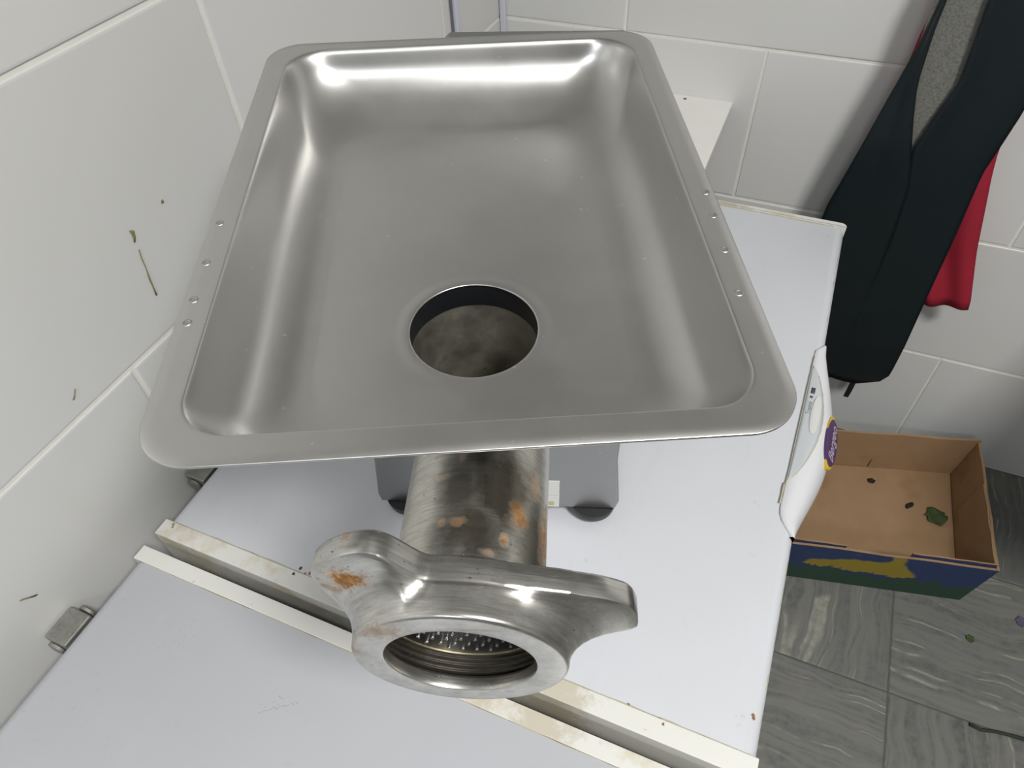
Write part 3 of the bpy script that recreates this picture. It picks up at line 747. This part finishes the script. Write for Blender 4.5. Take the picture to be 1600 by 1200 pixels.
# ------------------------------------------------------------------ apron
AP = m_ = simple('dark_green_black_vinyl', (0.006, 0.012, 0.015), 0.46, 0, 14, 0.25, 0.15, 0.35)
FLAN, nt, b = mat('grey_flannel')
v = objc(nt, (1, 1, 1.0)); f = noise(nt, 260, 3, 0.8, v); f2 = noise(nt, 40, 3, 0.6, v)
c = mixc(nt, ramp(nt, f, [(0.3, 0.0), (0.7, 1.0)]), (0.10, 0.10, 0.092), (0.24, 0.24, 0.215)); c = mixc(nt, math_(nt, 'MULTIPLY', f2, 0.4), c, (0.13, 0.13, 0.12))
nt.links.new(c, b.inputs['Base Color']); b.inputs['Roughness'].default_value = 0.95; bump(nt, b, f, 0.3, 0.001)
REDM = simple('crimson_cloth', (0.33, 0.010, 0.030), 0.75, 0, 25, 0.2, 0.3)
ap = empty('apron', (0.80, -0.02, 1.65), 0, 'dark vinyl apron with grey flannel lining, hanging on the back wall right of the tray', 'apron')
aox, aoy, aoz = 0.80, -0.02, 1.65
def interp(tab, z):
    tab = sorted(tab)
    if z <= tab[0][0]: return tab[0][1]
    for (a, va), (b2, vb) in zip(tab[:-1], tab[1:]):
        if z <= b2: return va + (vb-va)*(z-a)/(b2-a)
    return tab[-1][1]
YB = -0.098
left = [(1.60, .800), (1.30, .775), (1.047, .748), (.979, .740), (.877, .721), (.763, .702), (.682, .688), (.55, .682), (.40, .690), (.30, .705), (.262, .735)]
c1 = [(1.60, .802), (1.30, .790), (1.047, .750), (.994, .749), (.918, .754), (.868, .767), (.810, .785), (.747, .805), (.641, .815), (.50, .82), (.262, .822)]
c2 = [(1.60, .815), (1.30, .815), (1.052, .803), (.983, .808), (.927, .811), (.873, .797), (.812, .786), (.747, .801), (.641, .809), (.50, .811), (.262, .813)]
right = [(1.60, .830), (1.30, .870), (1.05, .918), (.897, .9135), (.791, .901), (.65, .910), (.534, .915), (.400, .922), (.330, .923), (.300, .922), (.276, .905), (.262, .870)]
def yb(z): return -0.03 + (YB + 0.03)*min(1, (1.62 - z)/0.8)
def strip(name, fl_, fr_, bul, m, z0, z1, n=60, k=14, thick=0.0022):
    V = []; F = []
    for i in range(n+1):
        z = z0 + (z1-z0)*i/n; a, b2 = fl_(z), fr_(z)
        for j in range(k+1):
            s = j/k; x = a + (b2-a)*s; V.append((x-aox, yb(z) + bul(s, z) - aoy, z-aoz))
    for i in range(n):
        for j in range(k): q = i*(k+1)+j; F.append((q, q+1, q+k+2, q+k+1))
    o = mesh(name, V, F, m, ap, True); s_ = o.modifiers.new('s', 'SOLIDIFY'); s_.thickness = thick; s_.offset = 1
    return o
def fade(z): return max(0.0, min(1.0, (z-0.50)/0.28))
def bl(s, z):   # left flap rolls forward towards the opening
    return -0.004*sin(pi*s) - 0.014*fade(z)*max(0, s-0.45)/0.55*(1 if s < 0.93 else 0.7)
def br(s, z):
    return -0.012*fade(z)*max(0, 1 - s/0.25)*0.8 - 0.003*sin(pi*s) - 0.004*sin(3*pi*s)*fade(z)*0.3
zlo = 0.262
strip('vinyl_flap', lambda z: interp(left, z), lambda z: interp(c1, z), bl, AP, zlo, 1.60)
strip('vinyl_panel', lambda z: interp(c2, z), lambda z: interp(right, z), br, AP, zlo, 1.60)
strip('flannel_lining', lambda z: interp(c1, z) - 0.012, lambda z: interp(c2, z) + 0.012, lambda s, z: 0.004, FLAN, 0.62, 1.58)
# strap end hanging under the hem
tb = MB().loops([[(x-aox, y-aoy, z-aoz) for x, y, z in ((0.8635+d-w2, YB-0.001, zz_), (0.8635+d+w2, YB-0.001, zz_), (0.8635+d+w2, YB+0.002, zz_), (0.8635+d-w2, YB+0.002, zz_))] for d, w2, zz_ in ((0.000, .0055, 0.270), (0.000, .0055, 0.235), (-0.001, .0050, 0.212))], cap0=True, cap1=True)
tb.build('strap', AP, ap)
pg = MB().loops([[(0.80+r*cos(2*pi*i/16)-aox, y-aoy, 1.585+r*sin(2*pi*i/16)-aoz) for i in range(16)] for r, y in ((0.012, -0.0012), (0.006, -0.006), (0.006, -0.05), (0.010, -0.055))], cap0=True, cap1=True)
hk = pg.build('wall_hook', simple('chrome_hook', (0.5, 0.5, 0.5), 0.3, 1.0), None, True, 40, loc=None)
hk.location = (aox, aoy, aoz); tag(hk, 'metal wall hook from which the dark apron hangs', 'hook')
# red cloth behind the apron
rc = bpy.data.objects.new('red_cloth', None)
def redpart():
    V = []; F = []; n = 50; k = 14
    lft = [(1.60, .800), (1.30, .772), (1.045, .7445), (.975, .7375), (.90, .735), (.80, .760), (.50, .905)]
    rgt = [(1.60, .840), (1.10, .880), (.90, .905), (.80, .918), (.765, .925), (.62, .962), (.50, 1.000)]
    for i in range(n+1):
        z = 0.492 + (1.59-0.492)*i/n; a, b2 = interp(lft, z), interp(rgt, z)
        for j in range(k+1):
            s = j/k; x = a + (b2-a)*s
            yy = -0.022 + (-0.048)*min(1, (1.62-z)/0.9) + 0.006*sin(s*11 + z*3)*min(1, (1.6-z))
            V.append((x-0.85, yy+0.02, z - 0.004*sin(s*5) - 1.59))
    for i in range(n):
        for j in range(k): q = i*(k+1)+j; F.append((q, q+1, q+k+2, q+k+1))
    o = mesh('red_cloth', V, F, REDM, None, True, (0.85, -0.02, 1.59)); s_ = o.modifiers.new('s', 'SOLIDIFY'); s_.thickness = 0.0018; s_.offset = 1
    tag(o, 'crimson red cloth hanging behind the dark apron, its hem showing at right', 'cloth')
redpart()

# ------------------------------------------------------------------ cardboard box on the floor
CARD, nt, b = mat('brown_cardboard')
v = objc(nt); f = noise(nt, 14, 4, 0.6, v); f2 = noise(nt, 8, 2, 0.6, v)
mp = N(nt, 'ShaderNodeMapping'); mp.inputs['Scale'].default_value = (1, 1, 60); nt.links.new(v, mp.inputs['Vector'])
c = mixc(nt, f, (0.30, 0.185, 0.095), (0.40, 0.26, 0.145)); c = mixc(nt, ramp(nt, f2, [(0.60, 0.0), (0.72, 0.45)]), c, (0.20, 0.12, 0.055))
nt.links.new(c, b.inputs['Base Color']); b.inputs['Roughness'].default_value = 0.85; bump(nt, b, f, 0.15, 0.001)
PRINT, nt, b = mat('blue_green_yellow_print')
v = objc(nt); sep = N(nt, 'ShaderNodeSeparateXYZ'); nt.links.new(v, sep.inputs[0])
wv = noise(nt, 26, 4, 0.65, v)
zz2 = math_(nt, 'ADD', sep.outputs[2], math_(nt, 'MULTIPLY', math_(nt, 'SUBTRACT', wv, 0.5), 0.075))
c = mixc(nt, ramp(nt, math_(nt, 'MULTIPLY', zz2, 5.0), [(0.26, 0.0), (0.30, 1.0)]), (0.018, 0.050, 0.030), (0.018, 0.035, 0.105))
yl = blob(nt, v, -0.225, -0.19, 0.085, 0.13, 0.30, 0.052, wob=noise(nt, 12, 2, 0.5, v))
yl = math_(nt, 'MULTIPLY', yl, ramp(nt, math_(nt, 'MULTIPLY', zz2, 5.0), [(0.30, 0.0), (0.34, 1.0)]))
c = mixc(nt, ramp(nt, yl, [(0.3, 0.0), (0.5, 1.0)]), c, (0.26, 0.19, 0.02))
c = mixc(nt, ramp(nt, noise(nt, 70, 3, 0.7, v), [(0.60, 0.0), (0.75, 0.35)]), c, (0.10, 0.11, 0.06))
nt.links.new(c, b.inputs['Base Color']); b.inputs['Roughness'].default_value = 0.6
cb = empty('cardboard_box', (1.18, -0.20, 0), 0, 'open brown cardboard produce box with blue printed front, on the floor by the back wall', 'box')
FRb, BRb, FLb, BLb = (1.180, -0.392), (1.176, -0.012), (0.728, -0.492), (0.728, -0.128)
FRt, BRt, FLt, BLt = (1.196, -0.391), (1.170, -0.056), (0.728, -0.494), (0.728, -0.178)
BRb = (1.165, -0.052); BLb = (0.728, -0.170)
BH = 0.141
def wallp(name, p0, p1, q0, q1, z0, z1, th, m_out, m_in, wavy=0.0022, parent=cb, n=16):
    """vertical panel between floor points p0->p1 and top points q0->q1, with thickness towards the inside"""
    d = Vector((p1[0]-p0[0], p1[1]-p0[1], 0)).normalized(); nrm_ = Vector((-d.y, d.x, 0))*th
    V = []; F = []
    for i in range(n+1):
        t = i/n
        b0 = Vector((p0[0]+(p1[0]-p0[0])*t, p0[1]+(p1[1]-p0[1])*t, z0)); t0_ = Vector((q0[0]+(q1[0]-q0[0])*t, q0[1]+(q1[1]-q0[1])*t, z1 + wavy*sin(t*17+z1*100)*random.uniform(.2, 1)))
        off = Vector((cb.location.x, cb.location.y, 0))
        V += [b0-off, t0_-off, t0_+nrm_-off, b0+nrm_-off]
    mi = []
    for i in range(n):
        a = i*4
        F += [(a, a+4, a+5, a+1), (a+1, a+5, a+6, a+2), (a+2, a+6, a+7, a+3), (a+3, a+7, a+4, a)]; mi += [0, 1, 1, 1]
    F += [(0, 1, 2, 3), (n*4, n*4+3, n*4+2, n*4+1)]; mi += [1, 1]
    me = bpy.data.meshes.new(name); me.from_pydata([tuple(x) for x in V], [], F)
    me.materials.append(m_out); me.materials.append(m_in)
    for p, k in zip(me.polygons, mi): p.material_index = k
    me.update(); o = bpy.data.objects.new(name, me); COL.objects.link(o); o.parent = parent; return o
wallp('front_panel', FLb, FRb, FLt, FRt, 0.001, BH, 0.005, PRINT, CARD)
wallp('side_panel', FRb, BRb, FRt, BRt, 0.001, BH, 0.005, PRINT, CARD)
wallp('back_panel', BRb, BLb, BRt, BLt, 0.001, BH+0.002, 0.005, PRINT, CARD)
wallp('side_panel', BLb, FLb, BLt, FLt, 0.001, BH, 0.005, PRINT, CARD)
off = Vector((1.18, -0.20, 0))
mesh('bottom_panel', [Vector((*p, z))-off for z in (0.001, 0.007) for p in ((FLb[0]+.006, FLb[1]+.007), (FRb[0]-.006, FRb[1]+.006), (BRb[0]-.006, BRb[1]-.006), (BLb[0]+.006, BLb[1]-.007))],
     [(0,3,2,1),(4,5,6,7),(0,1,5,4),(1,2,6,5),(2,3,7,6),(3,0,4,7)], CARD, cb)
# inner folded layers and flaps at the front
def lerp(p, q, t): return (p[0]+(q[0]-p[0])*t, p[1]+(q[1]-p[1])*t)
def ins(p, dx_, dy_): return (p[0]+dx_, p[1]+dy_)
f0, f1 = ins(lerp(FLt, FRt, 0.66), 0, 0.0062), ins(lerp(FLt, FRt, 0.985), 0, 0.0062)
wallp('folded_flap', f0, f1, f0, f1, 0.10, BH+0.010, 0.003, PRINT, CARD, 0.001)
f0, f1 = ins(lerp(FLt, FRt, 0.10), 0, 0.0062), ins(lerp(FLt, FRt, 0.40), 0, 0.0062)
wallp('folded_flap', f0, f1, f0, f1, 0.10, BH+0.007, 0.003, PRINT, CARD, 0.001)
f0, f1 = ins(lerp(FRt, BRt, 0.02), -0.0062, 0), ins(lerp(FRt, BRt, 0.62), -0.0062, 0)
f0b, f1b = ins(f0, -0.006, 0), ins(f1, -0.006, 0)
wallp('folded_flap', f0b, f1b, f0, f1, 0.03, BH+0.004, 0.003, CARD, CARD, 0.003)
bx('slit', (-0.207, 0.0895, 0.012), (-0.2045, 0.0925, 0.132), simple('dark_slit', (0.06, 0.035, 0.015), 0.9), cb)
# scraps
SCR = simple('black_scrap', (0.012, 0.011, 0.010), 0.8)
GRN = simple('wilted_green_leaf', (0.045, 0.075, 0.020), 0.7, 0, 80, 0.4)
def lump(name, x, y, z, a, b2, h, rot, m, label, cat, seed):
    rnd = random.Random(seed); L = []
    for k, (s, zz_) in enumerate(((0.55, 0.0), (1.0, 0.25), (0.9, 0.7), (0.35, 1.0))):
        L.append([(a*s*cos(t)*rnd.uniform(.75, 1.2), b2*s*sin(t)*rnd.uniform(.75, 1.2), h*zz_) for t in [2*pi*i/10 for i in range(10)]])
    o = MB().loops(L, cap0=True, cap1=True).build(name, m, None, True); o.location = (x, y, z); o.rotation_euler = (0, 0, rot)
    return tag(o, label, cat)
lump('black_scrap', 0.986, -0.150, 0.0072, 0.009, 0.007, 0.008, 0.3, SCR, 'small round black scrap near the middle of the cardboard box bottom', 'scrap', 1)
lump('black_scrap', 1.072, -0.190, 0.0072, 0.013, 0.0055, 0.007, 0.9, SCR, 'elongated black scrap towards the right end of the cardboard box', 'scrap', 2)
def leaf(name, x, y, z, s, rot, label, m=GRN, seed=3):
    rnd = random.Random(seed); V = []; F = []; n = 10
    for i in range(n+1):
        t = i/n; w_ = s*0.5*sin(pi*min(.98, t*0.9+.06))*rnd.uniform(.7, 1.15)
        for j in range(5):
            u_ = (j-2)/2; V.append((w_*u_, s*(t-0.5), 0.002 + 0.15*s*abs(u_)*rnd.uniform(.3, 1) + 0.02*s*rnd.random()))
    for i in range(n):
        for j in range(4): q = i*5+j; F.append((q, q+1, q+6, q+5))
    o = mesh(name, V, F, m, None, True, (x, y, z)); o.rotation_euler = (0, 0, rot)
    s_ = o.modifiers.new('s', 'SOLIDIFY'); s_.thickness = 0.0005; s_.offset = 1
    return tag(o, label, 'leaf')
leaf('wilted_leaf', 1.128, -0.200, 0.0065, 0.050, 0.5, 'wilted green leaf lying in the right end of the cardboard box')
leaf('wilted_leaf', 1.199, -0.474, -0.0015, 0.018, 1.2, 'small olive green leaf scrap on the grey floor in front of the box', seed=5)
PUR2 = simple('purple_scrap', (0.10, 0.08, 0.14), 0.7)
leaf('onion_skin', 1.296, -0.397, -0.0015, 0.024, 0.2, 'small purple onion skin on the floor at the right edge', PUR2, 6)
# dark stalk
mb = MB(); L = []
pth = [(1.195, -0.652, .003), (1.215, -0.655, .004), (1.24, -0.648, .003), (1.27, -0.645, .005), (1.32, -0.640, .004), (1.36, -0.625, .004)]
for x, y, z in pth: L.append([(x-1.27, y+0.645 + 0.0035*cos(2*pi*k/8), z + 0.003*sin(2*pi*k/8)) for k in range(8)])
mb.loops(L, cap0=True, cap1=True)
o = mb.build('vegetable_stalk', simple('dark_stalk', (0.018, 0.026, 0.016), 0.7), None, True, None, (1.27, -0.645, 0.0)); tag(o, 'thin dark green vegetable stalk on the floor at the lower right edge', 'stalk')

# food specks dried on the left wall tiles
OL = simple('olive_speck', (0.22, 0.20, 0.09), 0.8)
def wspeck(pts, r, label):
    mb = MB(); L = []
    for y, z in pts:
        rr = 1.35*r*random.uniform(.5, 1.3)
        L.append([(0.0014 + 0.0006*(1+sin(2*pi*k/6)), y + rr*cos(2*pi*k/6), z) for k in range(6)])
    mb.loops(L, cap0=True, cap1=True); o = mb.build('dried_splash', OL, bpy.data.objects['wall_left'], True)
wspeck([(-0.946, 1.031), (-0.944, 1.028), (-0.945, 1.022), (-0.947, 1.018)], 0.0014, '')
wspeck([(-0.947, 1.008), (-0.949, 0.998), (-0.950, 0.986), (-0.952, 0.974), (-0.953, 0.962), (-0.954, 0.952)], 0.0007, '')
wspeck([(-0.896, 1.036), (-0.896, 1.033)], 0.0013, '')
wspeck([(-1.083, 0.933), (-1.087, 0.928), (-1.090, 0.925)], 0.0008, '')
wspeck([(-1.238, 0.776), (-1.246, 0.784), (-1.250, 0.788)], 0.0010, '')

# worktable to the right of the frame: its top casts the shadow seen on the wall and floor
tb_ = empty('worktable', (1.86, -0.36, 0), 0, 'steel worktable right of the cardboard box, just outside the frame', 'table')
bx('table_top', (-0.602, -0.34, 0.815), (0.6, 0.35, 0.850), HOUS, tb_, 0.003)
for x in (-0.42, 0.56):
    for y in (-0.26, 0.26): bx('leg', (x-0.018, y-0.018, 0.0), (x+0.018, y+0.018, 0.815), HOUS, tb_, 0.002)
bx('lower_shelf', (-0.42, -0.26, 0.25), (0.56, 0.26, 0.27), HOUS, tb_, 0.002)
